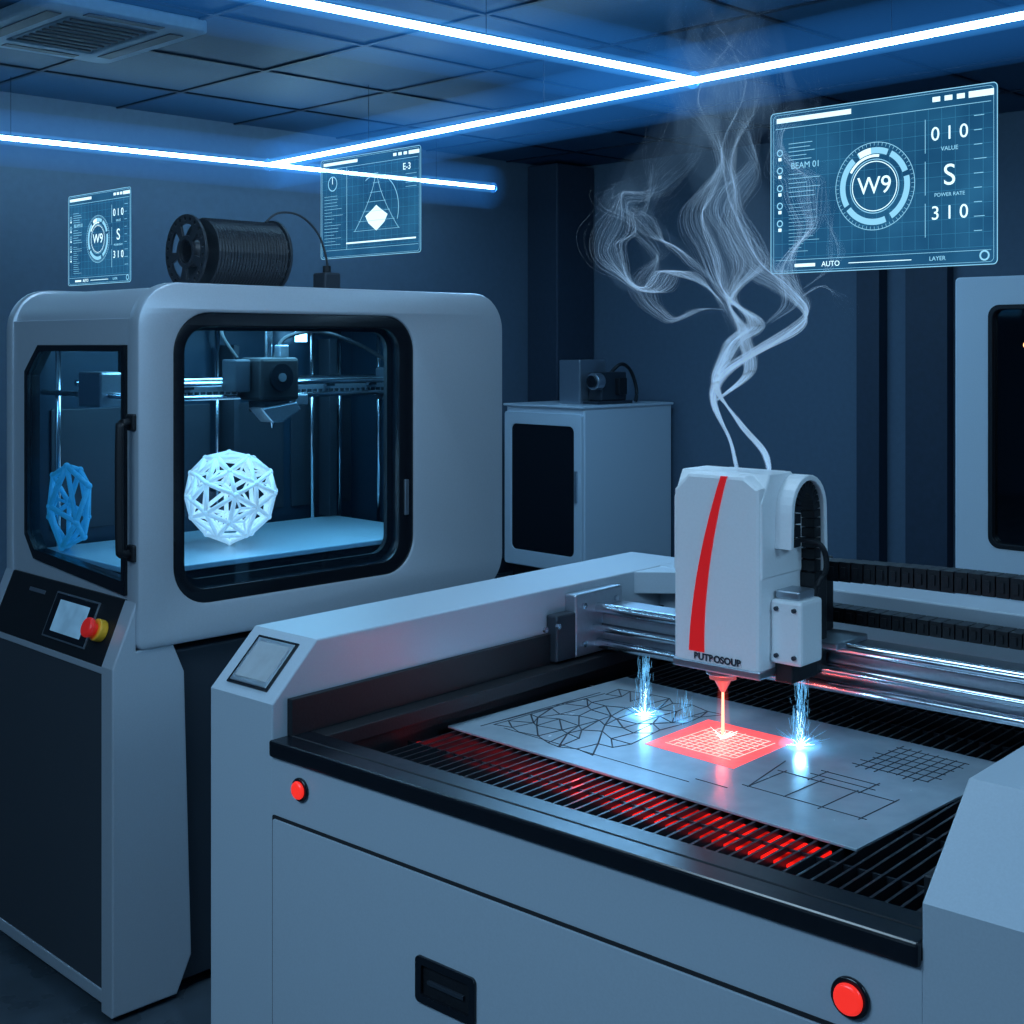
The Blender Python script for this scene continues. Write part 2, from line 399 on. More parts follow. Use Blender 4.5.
cyl('motor_shaft', pr, M['steel'], (ex[0], ex[1], 1.565), (ex[0], ex[1], 1.64), .012)
box('cable_clip', pr, M['alu'], ex[0]+.02, ex[0]+.05, ex[1]-.03, ex[1], 1.565, 1.60, .003)
box('cooling_lever', pr, M['alu'], ex[0]+.065, ex[0]+.11, ex[1]-.04, ex[1]-.02, 1.43, 1.46, .003)
hose('ptfe_tube', pr, M['blackm'], [(ex[0]-.1, ex[1], 1.56), (ex[0]-.12, ex[1]+.05, 1.64), (ex[0]-.02, ex[1]+.1, 1.68), (ex[0]+.15, ex[1]+.15, 1.67)], .005)
hose('print_head_wiring', pr, M['blackm'], [(ex[0]+.04, ex[1]+.03, 1.56), (ex[0]+.10, ex[1]+.06, 1.62), (ex[0]+.25, ex[1]+.1, 1.64), (ex[0]+.42, ex[1]+.12, 1.60), (1.09, .33, 1.53)], .006)
box('chamber_led_bar', pr, M['led_in'], .20, 1.0, .09, .105, 1.692, 1.70, 0)
box('chamber_led_rear', pr, M['led_in'], .90, .94, .60, .61, 1.61, 1.65, 0)
# console
plate('console_slope', pr, M['blackm'], [[(.02, .985), (.0, .985), (-.062, .835), (-.05, .825), (.02, .825)]], 'y', .05, .66, .002)
sl = Vector((-.062, 0, -.15)).normalized()
def slope_box(name, mat, v0, v1, s0, s1, h):
    nrm = Vector((-.15, 0, .062)).normalized(); p = Vector((0, 0, .985)); vs = []
    for hh in (0, h):
        for (vv, ss) in ((v0, s0), (v1, s0), (v1, s1), (v0, s1)):
            q = p+sl*ss+nrm*hh; vs.append((q.x, vv, q.z))
    return meshobj(name, pr, mat, vs, [(0,1,2,3),(4,5,6,7),(0,1,5,4),(1,2,6,5),(2,3,7,6),(3,0,4,7)], bevel=.001)
slope_box('touchscreen_bezel', M['alu'], .150, .375, .022, .138, .004)
slope_box('touchscreen_glass', M['black'], .155, .370, .026, .134, .005)
slope_box('touchscreen', M['screen'], .185, .340, .040, .120, .0062)
slope_box('brand_plate', M['alu'], .44, .53, .03, .04, .002)
q = Vector((0, .10, .985))+sl*.085; nrm = Vector((-.15, 0, .062)).normalized()
cyl('emergency_stop_collar', pr, M['yellow'], q, q+nrm*.022, .027, 28, bevel=.003)
cyl('emergency_stop_stem', pr, M['estop'], q+nrm*.02, q+nrm*.036, .014)
cyl('emergency_stop_button', pr, M['estop'], q+nrm*.032, q+nrm*.048, .024, 28, bevel=.005)
# lower cabinet
box('base_cabinet', pr, M['dark'], -.045, 1.12, .02, .70, .03, .85, .006)
box('base_front_panel', pr, M['darkgrey'], -.055, -.04, .055, .655, .06, .815, .004)
plate('corner_post', pr, M['silver'], [[(-.062, .015), (.11, .015), (.15, .10), (.13, .80), (.10, .87), (0, .87), (0.0, .985), (-.062, .835)]], 'y', -.004, .052, .004)
plate('left_post', pr, M['silver'], [[(-.062, .015), (.05, .015), (.05, .87), (0.0, .985), (-.062, .835)]], 'y', .658, .708, .004)
box('cabinet_top_band', pr, M['silver'], -.060, -.03, .05, .66, .815, .833, .003)
box('kick_plate', pr, M['silver'], -.058, -.03, .05, .66, .03, .062, .003)
ft = MB()
for fx in (.0, 1.05):
    for fy in (.1, .62): ft.tube([(fx, fy, 0.0), (fx, fy, .035)], .03, 14)
ft.obj('levelling_feet', pr, M['blackm'])

# print and lattice reflection
def lattice(name, loc, r, mat, sub, th, scale=(1, 1, 1), rot=(0, 0, 0), jit=0, inner=False):
    bm = bmesh.new(); bmesh.ops.create_icosphere(bm, subdivisions=sub, radius=r)
    for vv in bm.verts:
        vv.co += Vector((random.uniform(-jit, jit), random.uniform(-jit, jit), random.uniform(-jit, jit)))
    bmesh.ops.rotate(bm, verts=bm.verts, matrix=Euler(rot).to_matrix())
    bmesh.ops.scale(bm, verts=bm.verts, vec=scale)
    b = MB()
    for e in bm.edges:
        p, q = e.verts[0].co.copy(), e.verts[1].co.copy()
        b.tube([p, q], th, 8)
    if inner:
        for f in bm.faces:
            if random.random() < .35:
                c_ = f.calc_center_median()*.97
                for vv in f.verts: b.tube([c_, vv.co.copy()*.99], th*.6, 6)
    bm2 = bmesh.new()
    for vv in bm.verts:
        bmesh.ops.create_icosphere(bm2, subdivisions=2, radius=th*1.35, matrix=Matrix.Translation(vv.co))
    n0 = len(b.v); b.v += [tuple(vv.co) for vv in bm2.verts]
    bm2.verts.ensure_lookup_table(); b.f += [tuple(n0+x.index for x in f.verts) for f in bm2.faces]
    bm.free(); bm2.free()
    zmin = min(v[2] for v in b.v)
    o = b.obj(name, None, mat, smooth=True); o.location = (loc[0], loc[1], loc[2]-zmin)
    return o
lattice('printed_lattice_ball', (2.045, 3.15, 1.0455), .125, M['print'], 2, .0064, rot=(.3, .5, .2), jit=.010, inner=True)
lattice('printed_lattice_sculpture', (1.682, 3.36, 1.0455), .125, M['printb'], 1, .007, scale=(.26, .85, 1.05), rot=(.5, .3, .9), jit=.02, inner=True)  # blue reflection in the side window, built as a solid lattice

# filament spool
SR = .104
sp = empty('filament_spool', (1.945, 3.22, 1.753+SR))
def ring(name, x0, x1, r0, r1, mat):
    n = 40
    loops = [[(r1*math.cos(2*math.pi*k/n), r1*math.sin(2*math.pi*k/n)) for k in range(n)]]
    if r0: loops.append([(r0*math.cos(2*math.pi*k/n), r0*math.sin(2*math.pi*k/n)) for k in range(n)])
    o = plate(name, sp, mat, loops, 'x', x0, x1, .0008); shade_auto(o); return o
n = 40; R = SR
holes = [[(R*math.cos(2*math.pi*k/n), R*math.sin(2*math.pi*k/n)) for k in range(n)], [(.034*math.cos(2*math.pi*k/20), .034*math.sin(2*math.pi*k/20)) for k in range(20)]]
for j in range(5):
    a0 = 2*math.pi*j/5; a1 = a0+math.radians(50)
    holes.append([(.045*math.cos(a0+(a1-a0)*k/6), .045*math.sin(a0+(a1-a0)*k/6)) for k in range(7)]+[(.078*math.cos(a1-(a1-a0)*k/6), .078*math.sin(a1-(a1-a0)*k/6)) for k in range(7)])
for j in range(22):
    a = 2*math.pi*(j+.5)/22
    holes.append([(.092*math.cos(a)+.006*math.cos(2*math.pi*k/8), .092*math.sin(a)+.006*math.sin(2*math.pi*k/8)) for k in range(8)])
for i, x in enumerate((0.0, .280)):
    plate('flange_%d' % (i+1), sp, M['spool'], holes, 'x', x, x+.008, .0008)
ring('core', .006, .282, .030, .040, M['spool'])
w = MB()
x = .05
while x < .275:
    w.tube([(x, 0, 0), (x+.005, 0, 0)], [.094, .098], 36); w.tube([(x+.005, 0, 0), (x+.010, 0, 0)], [.098, .094], 36); x += .010
w.obj('wound_filament', sp, M['spool'])
hose('filament_feed', sp, M['spool'], [(.25, -.02, .095), (.29, -.03, .125), (.35, -.05, .12), (.40, -.07, .07), (.425, -.08, -.01), (.425, -.08, -.06)], .0035)
box('feed_guide', sp, M['dark'], .395, .455, -.11, -.05, -.1035, -.045, .006)
cyl('feed_guide_collar', sp, M['blackm'], (.425, -.08, -.046), (.425, -.08, -.025), .012)

# ------------------------------------------------------------------ laser cutter
th = math.radians(3.5)
lc = empty('laser_cutting_machine', (1.262, 1.82, 0), (0, 0, th))
YR = -1.12
bx = lambda *a, **k: box(a[0], lc, a[1], *a[2:], **k)
bx('front_panel', M['cut'], 0, .03, YR-.001, .001, .05, .932, bevel=.0012)
bx('lower_body', M['cut'], .02, 1.22, -1.335, .165, .05, .80, bevel=.006)
bx('rear_wall', M['cut'], 1.17, 1.22, -1.335, .165, .78, 1.0, bevel=.004)
bx('tray_wall_far', M['blackm'], .032, 1.18, -.012, .16, .78, 1.012, bevel=.001)
bx('tray_wall_near', M['blackm'], .032, 1.18, -1.33, YR+.012, .78, 1.012, bevel=.001)
bx('tray_floor', M['blackm'], .03, 1.18, YR, 0, .79, .81, bevel=0)
# arms
prof = [(0, .05), (0, 1.008), (.095, 1.10), (1.22, 1.10), (1.22, 1.008), (.05, 1.008), (.036, .985), (.036, .05)]
prof2 = [(0, .05), (0, .995), (.125, 1.10), (1.22, 1.10), (1.22, 1.008), (.07, 1.008), (.036, .985), (.036, .05)]
plate('side_arm_far', lc, M['cut'], [prof], 'y', 0, .17, .003)
plate('side_arm_near', lc, M['cut'], [prof2], 'y', -1.34, YR, .003)
bx('rear_rail', M['cut'], 1.10, 1.22, YR-.01, .01, 1.0, 1.0995, bevel=.004)
bx('rear_rail_brace', M['blackm'], 1.12, 1.17, YR, 0, .80, 1.0, bevel=.001)
plate('corner_gusset', lc, M['cut'], [[(1.0, .005), (1.11, .005), (1.11, -.13)]], 'z', 1.05, 1.098, .002)
# black rim
bx('front_rim', M['black'], -.008, .075, YR, 0, .925, .952, bevel=.004)
bx('front_rim_groove', M['seam'], .030, .034, YR+.01, -.01, .9515, .9525, bevel=0)
bx('far_rim', M['blackm'], .06, 1.16, -.05, 0, .925, .951, bevel=.002)
bx('near_rim', M['blackm'], .06, 1.16, YR, YR+.04, .925, .951, bevel=.002)
bx('rear_rim', M['blackm'], 1.06, 1.16, YR, 0, .925, .951, bevel=.002)
bx('front_inner_step', M['blackm'], .07, .12, YR, 0, .86, .925, bevel=.002)
# slats
s = MB(); y = YR+.05
while y < -.05:
    s.box(.10, 1.10, y, y+.004, .862, .896); y += .021
for xx in (.12, .20, .28, .45, .62, .8, .95, 1.06): s.box(xx, xx+.004, YR+.03, -.03, .858, .892)
s.obj('honeycomb_slats', lc, M['slat'])
bx('bed_frame_front', M['blackm'], .10, .13, YR+.03, -.03, .855, .898, bevel=.001)
c, sn = math.cos(th), math.sin(th)
def w2l(X, Y):
    dx, dy = X-1.262, Y-1.82; return (c*dx+sn*dy, -sn*dx+c*dy)
cor = [w2l(1.55, 1.80), w2l(1.55, 1.00), w2l(1.636, 1.00), w2l(1.636, 1.80)]
meshobj('red_bed_light', lc, M['redglow'], [(a_[0], a_[1], z_) for z_ in (.884, .888) for a_ in cor],
        [(0,1,2,3),(4,5,6,7),(0,1,5,4),(1,2,6,5),(2,3,7,6),(3,0,4,7)])
# door panel + recess handle + buttons
plate('door_gap', lc, M['seam'], [rr(YR, -.002, .10, .829, .004)], 'x', -.0014, .0, 0)
plate('front_door', lc, M['cut'], [rr(YR+.004, -.0065, .105, .8235, .004), rr(-.462, -.346, .640, .704, .006)], 'x', -.0045, -.0008, .0008)
plate('door_handle_frame', lc, M['black'], [rr(-.464, -.344, .638, .706, .008), rr(-.452, -.356, .650, .694, .004)], 'x', -.009, -.001, .001)
bx('door_handle_recess', M['blackm'], -.003, .0, -.454, -.354, .648, .696, bevel=0)
bx('door_handle_lip', M['dark'], -.0075, -.002, -.440, -.368, .668, .674, bevel=.0005)
for i, (yy, zz, rr_) in enumerate(((-.075, .886, .0145), (-1.037, .866, .018))):
    cyl('button_collar_%d' % (i+1), lc, M['black'], (0, yy, zz), (-.006, yy, zz), rr_*1.3, 32, bevel=.002)
    cyl('red_button_%d' % (i+1), lc, M['red'], (-.004, yy, zz), (-.012, yy, zz), rr_, 32, bevel=.004)
# control screen on chamfer
ps = Vector((0, 0, 1.008)); pe = Vector((.095, 0, 1.10)); sd = (pe-ps).normalized(); nn = Vector((-sd.z, 0, sd.x))
def cham(name, mat, v0, v1, s0, s1, h0, h, bev=.001):
    vs = []
    for hh in (h0, h):
        for (vv, ss) in ((v0, s0), (v1, s0), (v1, s1), (v0, s1)):
            q_ = ps+sd*ss+nn*hh; vs.append((q_.x, vv, q_.z))
    return meshobj(name, lc, mat, vs, [(0,1,2,3),(4,5,6,7),(0,1,5,4),(1,2,6,5),(2,3,7,6),(3,0,4,7)], bevel=bev)
cham('control_panel_bezel', M['black'], .030, .140, .018, .116, -.002, .003)
cham('control_panel_rim', M['alu'], .036, .134, .023, .111, -.002, .0042)
cham('control_panel_screen', M['screeng'], .042, .128, .032, .104, -.002, .0052)
b = MB()
for k in range(6): b.box(0, 0, 0, 0, 0, 0) if False else None
# brackets on far arm inner side
bx('gantry_end_bracket', M['alu'], .76, .92, -.03, .0, .955, 1.085, bevel=.004)
bx('gantry_end_block', M['dark'], .70, .77, -.028, .0, .955, 1.05, bevel=.004)
b = MB()
for (xx, zz) in ((.66, 1.03), (.70, 1.03), (.785, .98), (.785, 1.06), (.895, .98), (.895, 1.06)):
    b.tube([(xx, -.03, zz), (xx, -.036, zz)], .006, 10)
b.obj('bracket_bolts', lc, M['steel'])
# gantry
bx('gantry_beam', M['alu'], .85, .93, YR+.01, -.01, .965, 1.05, bevel=.004)
bx('gantry_beam_groove', M['dark'], .847, .852, YR+.01, -.03, 1.0, 1.014, bevel=0)
for i, (xx, zz, r) in enumerate(((.835, 1.048, .011), (.835, .975, .011), (.82, 1.01, .007))):
    cyl('guide_rod_%d' % (i+1), lc, M['steel'], (xx, YR+.01, zz), (xx, -.01, zz), r, 20)
# laser head
hx0, hx1, hy0, hy1 = .59, .735, -.565, -.39
o = plate('head_housing', lc, M['headw'], [[(hy0, 1.045), (hy0+.012, 1.032), (hy1-.012, 1.032), (hy1, 1.045), (hy1, 1.345), (hy1-.03, 1.375), (hy0+.03, 1.375), (hy0, 1.355)]], 'x', hx0, hx1, .007)
plate('head_top_cap', lc, M['headw'], [[(hx0+.004, 1.33), (hx0+.03, 1.378), (hx1-.04, 1.378), (hx1+.002, 1.34), (hx1+.002, 1.2), (hx1-.01, 1.2), (hx0+.004, 1.2)]], 'y', hy0-.003, hy1+.003, .004)
def hy(f): return hy1+(hy0-hy1)*f
left = []; right = []
for k in range(13):
    t_ = k/12; zz = 1.373-(1.373-1.062)*t_
    cc = .60-.32*(1-(1-t_)**1.8); ww = .035+.055*t_
    left.append((hy(cc-ww), zz)); right.append((hy(cc+ww), zz))
plate('red_stripe', lc, M['redpaint'], [left+right[::-1]], 'x', hx0-.0025, hx0+.004, .0006)
bx('head_base_trim', M['alu'], hx0-.002, hx1, hy0-.002, hy1+.002, 1.030, 1.045, bevel=.003)
text('head_label', lc, M['etch'], 'BUTROSOUR', .0165, face_mx((hx0-.0022, (hy0+hy1)/2-.005, 1.0535)), bold=.0006)
bx('side_motor', M['headw'], .625, .70, -.625, -.565, 1.055, 1.165, bevel=.006)
bx('side_motor_cap', M['alu'], .635, .69, -.615, -.57, 1.165, 1.18, bevel=.003)
bx('side_lower_block', M['blackm'], .64, .73, -.60, -.565, 1.02, 1.056, bevel=.003)
v = MB()
for k in range(4): v.tube([(.625, -.612+(k % 2)*.034, 1.07+(k//2)*.08), (.620, -.612+(k % 2)*.034, 1.07+(k//2)*.08)], .004, 8)
v.obj('motor_screws', lc, M['dark'])
bx('head_carriage', M['blackm'], .735, .84, -.56, -.40, 1.0, 1.24, bevel=.006)
bx('carriage_plate', M['alu'], .80, .92, -.60, -.38, 1.05, 1.062, bevel=.003)
nx, ny = .641, -.46
cyl('lens_collar', lc, M['alu'], (nx, ny, 1.032), (nx, ny, 1.016), .030, 28, bevel=.002)
cyl('lens_ring', lc, M['nozzle'], (nx, ny, 1.016), (nx, ny, 1.008), .024, 28)
cyl('laser_nozzle', lc, M['nozzle'], (nx, ny, 1.010), (nx, ny, .984), .018, 24, .004)
cyl('laser_beam', lc, M['beam'], (nx, ny, .984), (nx, ny, .9025), .0022, 10, .0030)
cyl('beam_glow', lc, M['redhalo'], (nx, ny, 1.0), (nx, ny, .9025), .008, 16, .016)
# arched cable guard on the head
b = MB()
ap = [(.668, -.580, 1.25), (.668, -.580, 1.31), (.678, -.580, 1.340), (.700, -.580, 1.354), (.724, -.580, 1.340), (.736, -.580, 1.31), (.738, -.580, 1.26), (.738, -.580, 1.2), (.738, -.580, 1.12)]
pts = smoothpts(ap, 3)
for k in range(len(pts)-1):
    p = (pts[k]+pts[k+1])/2; d = (pts[k+1]-pts[k]); L = d.length*.42; d.normalize(); nz = Vector((d.z, 0, -d.x))
    vs = []
    for sy in (-.014, .014):
        for (u_, w_) in ((-L, -.011), (L, -.011), (L, .011), (-L, .011)):
            q_ = p+d*u_+nz*w_; vs.append((q_.x, q_.y+sy, q_.z))
    i = len(b.v); b.v += vs; b.f += [(i,i+1,i+2,i+3),(i+4,i+5,i+6,i+7),(i,i+1,i+5,i+4),(i+1,i+2,i+6,i+5),(i+2,i+3,i+7,i+6),(i+3,i,i+4,i+7)]
b.tube(pts, .009, 8)
b.obj('vertical_cable_chain', lc, M['blackm'])
plate('cable_guard', lc, M['headw'], [arcp(.700, 1.312, .062, 180, 0, 14)+[(.766, 1.20), (.754, 1.20)]+arcp(.700, 1.312, .052, 0, 180, 14)+[(.645, 1.25), (.636, 1.25)]], 'y', -.600, -.560, .002)
def chain(name, x, y0, y1, z, sag, hh=.018):
    b = MB(); n_ = int(abs(y1-y0)/.024)
    for k in range(n_):
        t0 = k/n_; yy = y0+(y1-y0)*t0; zz = z+sag*math.sin(t0*math.pi)
        b.box(x-.022, x+.022, yy-.0215, yy, zz-hh, zz+hh)
        b.box(x-.026, x-.021, yy-.014, yy-.004, zz-hh*.5, zz+hh*.5)
    b.tube([(x, y0+(y1-y0)*k/20, z+sag*math.sin(k/20*math.pi)) for k in range(21)], .013, 6)
    return b.obj(name, lc, M['blackm'], bevel=0)
chain('cable_chain_upper', .865, -.46, -1.33, 1.180, .012)
chain('cable_chain_lower', .955, -.40, -1.10, 1.085, .0, .014)
bx('chain_bracket', M['blackm'], .84, .92, -.53, -.43, 1.06, 1.20, bevel=.004)
bx('chain_end_bracket', M['alu'], .84, .92, -1.335, -1.29, 1.10, 1.162, bevel=.003)
hose('air_hose', lc, M['blackm'], [(.70, -.575, 1.26), (.72, -.61, 1.25), (.73, -.615, 1.21), (.72, -.60, 1.17), (.71, -.60, 1.11)], .005)
v = MB()
for (fx, fy) in ((.08, .08), (1.12, .08), (.08, -1.25), (1.12, -1.25)): v.tube([(fx, fy, 0), (fx, fy, .052)], .03, 14)
v.obj('levelling_feet', lc, M['blackm'])

# metal sheet ------------------------------------------------------
SX0, SX1, SY0, SY1, SZ = 1.638, 2.145, .962, 1.805, .8965
ms = empty('etched_metal_sheet', (0, 0, 0))
box('sheet', ms, M['sheet'], SX0, SX1, SY0, SY1, SZ, SZ+.004, .0008)
zt = SZ+.0041
e = MB(); LW = .0019
px0, px1, py0, py1 = 1.70, 2.06, 1.50, 1.75
pts = []
NI, NJ = 8, 8
for i in range(NI):
    for j in range(NJ):
        pts.append(Vector((px0+(px1-px0)*i/(NI-1)+random.uniform(-.016, .016), py0+(py1-py0)*j/(NJ-1)+random.uniform(-.012, .012))))
for i in range(NI):
    for j in range(NJ):
        k = i*NJ+j
        if j < NJ-1 and random.random() < .85: e.line(pts[k], pts[k+1], LW, zt)
        if i < NI-1 and random.random() < .85: e.line(pts[k], pts[k+NJ], LW, zt)
        if i < NI-1 and j < NJ-1 and random.random() < .55: e.line(pts[k], pts[k+NJ+1], LW*1.4, zt)
for (q_) in (.0, .012): e.line((px0-.02+q_, py1+.01), (px1-.05, py1+.01-q_), LW, zt)
def grid(x0, x1, y0, y1, nx_, ny_, skew=0):
    for i in range(nx_+1):
        xx = x0+(x1-x0)*i/nx_; e.line((xx, y0-random.uniform(0, .015)), (xx, y1+random.uniform(0, .015)), LW, zt)
    for j in range(ny_+1):
        yy = y0+(y1-y0)*j/ny_; e.line((x0-random.uniform(0, .015), yy), (x1+random.uniform(0, .015), yy), LW, zt)
grid(1.97, 2.10, 1.03, 1.15, 5, 7)
grid(1.75, 1.85, 1.02, 1.22, 1, 3); grid(1.85, 1.90, 1.08, 1.17, 2, 1)
e.line((1.75, 1.22), (1.90, 1.25), LW, zt)
e.line((1.70, 1.30), (1.70, 1.72), .001, zt); e.line((1.72, 1.24), (1.72, 1.30), LW, zt)
e.obj('etched_lines', ms, M['etch'])
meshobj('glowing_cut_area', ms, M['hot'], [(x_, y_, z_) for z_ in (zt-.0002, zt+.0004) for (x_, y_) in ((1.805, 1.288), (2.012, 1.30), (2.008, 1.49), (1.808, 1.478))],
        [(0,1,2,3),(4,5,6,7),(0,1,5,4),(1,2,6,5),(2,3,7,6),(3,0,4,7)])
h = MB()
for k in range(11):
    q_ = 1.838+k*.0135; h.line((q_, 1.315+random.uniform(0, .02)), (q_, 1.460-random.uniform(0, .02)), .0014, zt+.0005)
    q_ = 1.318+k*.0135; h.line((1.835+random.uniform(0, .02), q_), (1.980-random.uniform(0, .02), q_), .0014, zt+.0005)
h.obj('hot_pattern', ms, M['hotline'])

# sparks (parts of the sheet being cut) --------------------------------
sk = ms
def streaks(name, cx, cy, hmax, n_, mat, spread, w=(.00018, .00025, .0004)):
    b = MB()
    for i in range(n_):
        f = random.random(); spd = spread*(1-.5*f)
        x_, y_ = cx+random.gauss(0, spd), cy+random.gauss(0, spd)
        z0 = zt+.001+f*hmax*.8; L = random.uniform(.006, .03)
        p = [(x_, y_, z0)]
        for k in range(3):
            x_ += random.uniform(-.0015, .0015); y_ += random.uniform(-.0015, .0015); z0 += L/3; p.append((x_, y_, z0))
        b.tube(p, random.choice(w), 4)
    b.obj(name, sk, mat)
def blob(name, cx, cy, cz, r, sz, mat):
    bm = bmesh.new(); bmesh.ops.create_icosphere(bm, subdivisions=3, radius=r, matrix=Matrix.Translation((cx, cy, cz)) @ Matrix.Diagonal((1, 1, sz, 1)))
    for vv in bm.verts: vv.co.z = max(vv.co.z, zt+.0012)
    me = bpy.data.meshes.new(name); bm.to_mesh(me); bm.free(); me.materials.append(mat)
    return link(bpy.data.objects.new(name, me), sk)
def star(name, cx, cy, r, n_, mat, w=.0005, core=.12):
    b = MB()
    for i in range(n_):
        a_ = random.uniform(0, 2*math.pi); el = random.uniform(0.05, .7); L = r*random.uniform(.3, 1)
        d = Vector((math.cos(a_)*math.cos(el), math.sin(a_)*math.cos(el), math.sin(el)))
        p = Vector((cx, cy, zt+.002)); b.tube([p, p+d*L], [w, w*.2], 4)
    b.obj(name, sk, mat)
    if core: blob(name+'_core', cx, cy, zt+.002, r*core, .5, mat)
for i, (cx, cy, hm) in enumerate(((1.942, 1.588, .115), (1.988, 1.278, .135))):
    streaks('rising_sparks_%d' % (i+1), cx, cy, hm, 170, M['spark'], .0085, (.00012, .00018, .00026))
    streaks('bright_sparks_%d' % (i+1), cx, cy, hm*.4, 14, M['sparkcore'], .004, (.00012, .00016))
    star('spark_burst_%d' % (i+1), cx, cy, .030, 30, M['sparkcore'], .0004, .22)
    star('spark_rays_%d' % (i+1), cx, cy, .055, 30, M['spark'], .0004, 0)
    blob('spark_glow_%d' % (i+1), cx, cy, zt+.003, .038, .38, M['sparkglow'])
    blob('spark_column_%d' % (i+1), cx, cy, zt+.03, .014, 4.0, M['sparkglow2'])  # added emissive volume, imitates bloom round the rising sparks
star('impact_burst', 1.93, 1.40, .030, 30, M['beamcore'], .0004, .18)
blob('impact_glow', 1.93, 1.40, zt+.003, .04, .4, M['redhalo'])
streaks('side_sparks', 1.95, 1.50, .045, 45, M['spark'], .014, (.00012, .00018, .00026))
star('small_burst', 1.955, 1.51, .018, 16, M['spark'], .0004, .12)
blob('small_glow', 1.955, 1.51, zt+.003, .018, .6, M['sparkglow'])

# ------------------------------------------------------------------ background cabinets
ca = empty('equipment_cabinet', (6.235, 5.60, 0))
box('body', ca, M['white'], .012, .90, 0, .70, .14, 1.207, .012, 3)
box('plinth', ca, M['blackm'], .04, .88, .03, .67, 0, .14, .002)
plate('door_frame', ca, M['white'], [rr(.005, .695, .15, 1.16, .02), rr(.07, .63, .25, 1.08, .04)], 'x', -.012, .012, .004)
plate('door_window', ca, M['black'], [rr(.065, .635, .245, 1.085, .04)], 'x', -.004, .006)
box('door_handle', ca, M['alu'], -.03, -.012, .035, .05, .6, .8, .003)
box('top_panel', ca, M['white'], -.01, .91, -.01, .71, 1.195, 1.212, .005)

dv = empty('benchtop_camera_unit', (6.58, 5.72, 1.2125))
box('housing', dv, M['alu'], -.13, .13, .10, .29, 0, .29, .01)
box('front_block', dv, M['dark'], -.05, .20, -.02, .10, .02, .21, .01)
cyl('lens_barrel', dv, M['alu'], (-.05, .0, .15), (-.12, .0, .15), .055, bevel=.004)
cyl('lens', dv, M['black'], (-.12, .0, .15), (-.135, .0, .15), .04)
box('base', dv, M['dark'], -.10, .24, -.04, .26, 0, .02, .003)
box('side_knob', dv, M['blackm'], .08, .16, -.06, -.02, .06, .17, .006)
hose('cable', dv, M['blackm'], [(.10, .05, .19), (.16, 0, .26), (.26, 0, .22), (.30, -.02, .10), (.27, -.04, .012)], .012)

c2 = empty('tall_equipment_cabinet', (5.60, 1.72, 0))
box('body', c2, M['white'], .02, .85, 0, 1.06, .03, 1.90, .012, 3)
plate('door_frame', c2, M['white'], [rr(0, 1.06, .06, 1.90, .02), rr(.09, .90, .72, 1.77, .05)], 'x', -.03, .02, .008)
plate('door_window', c2, M['glassd'], [rr(.085, .905, .715, 1.775, .05)], 'x', -.006, -.002)
plate('window_backing', c2, M['black'], [rr(.085, .905, .715, 1.775, .05)], 'x', .006, .012)
plate('window_gasket', c2, M['blackm'], [rr(.085, .905, .715, 1.775, .05), rr(.105, .885, .735, 1.755, .04)], 'x', -.034, .0, .002)
box('base_feet', c2, M['blackm'], .03, .8, .04, 1.02, 0, .03, 0)
cyl('status_lamp', c2, emit('warm_lamp', (1, .35, .12), 4), (-.008, .74, 1.60), (-.018, .74, 1.60), .014)

hose('power_cable', None, M['blackm'], [(2.2, 2.62, .01), (2.35, 2.5, .3), (2.5, 2.42, .9), (2.62, 2.42, 1.0), (2.9, 2.6, .85), (3.1, 2.9, .3), (3.2, 3.0, .012)], .008)

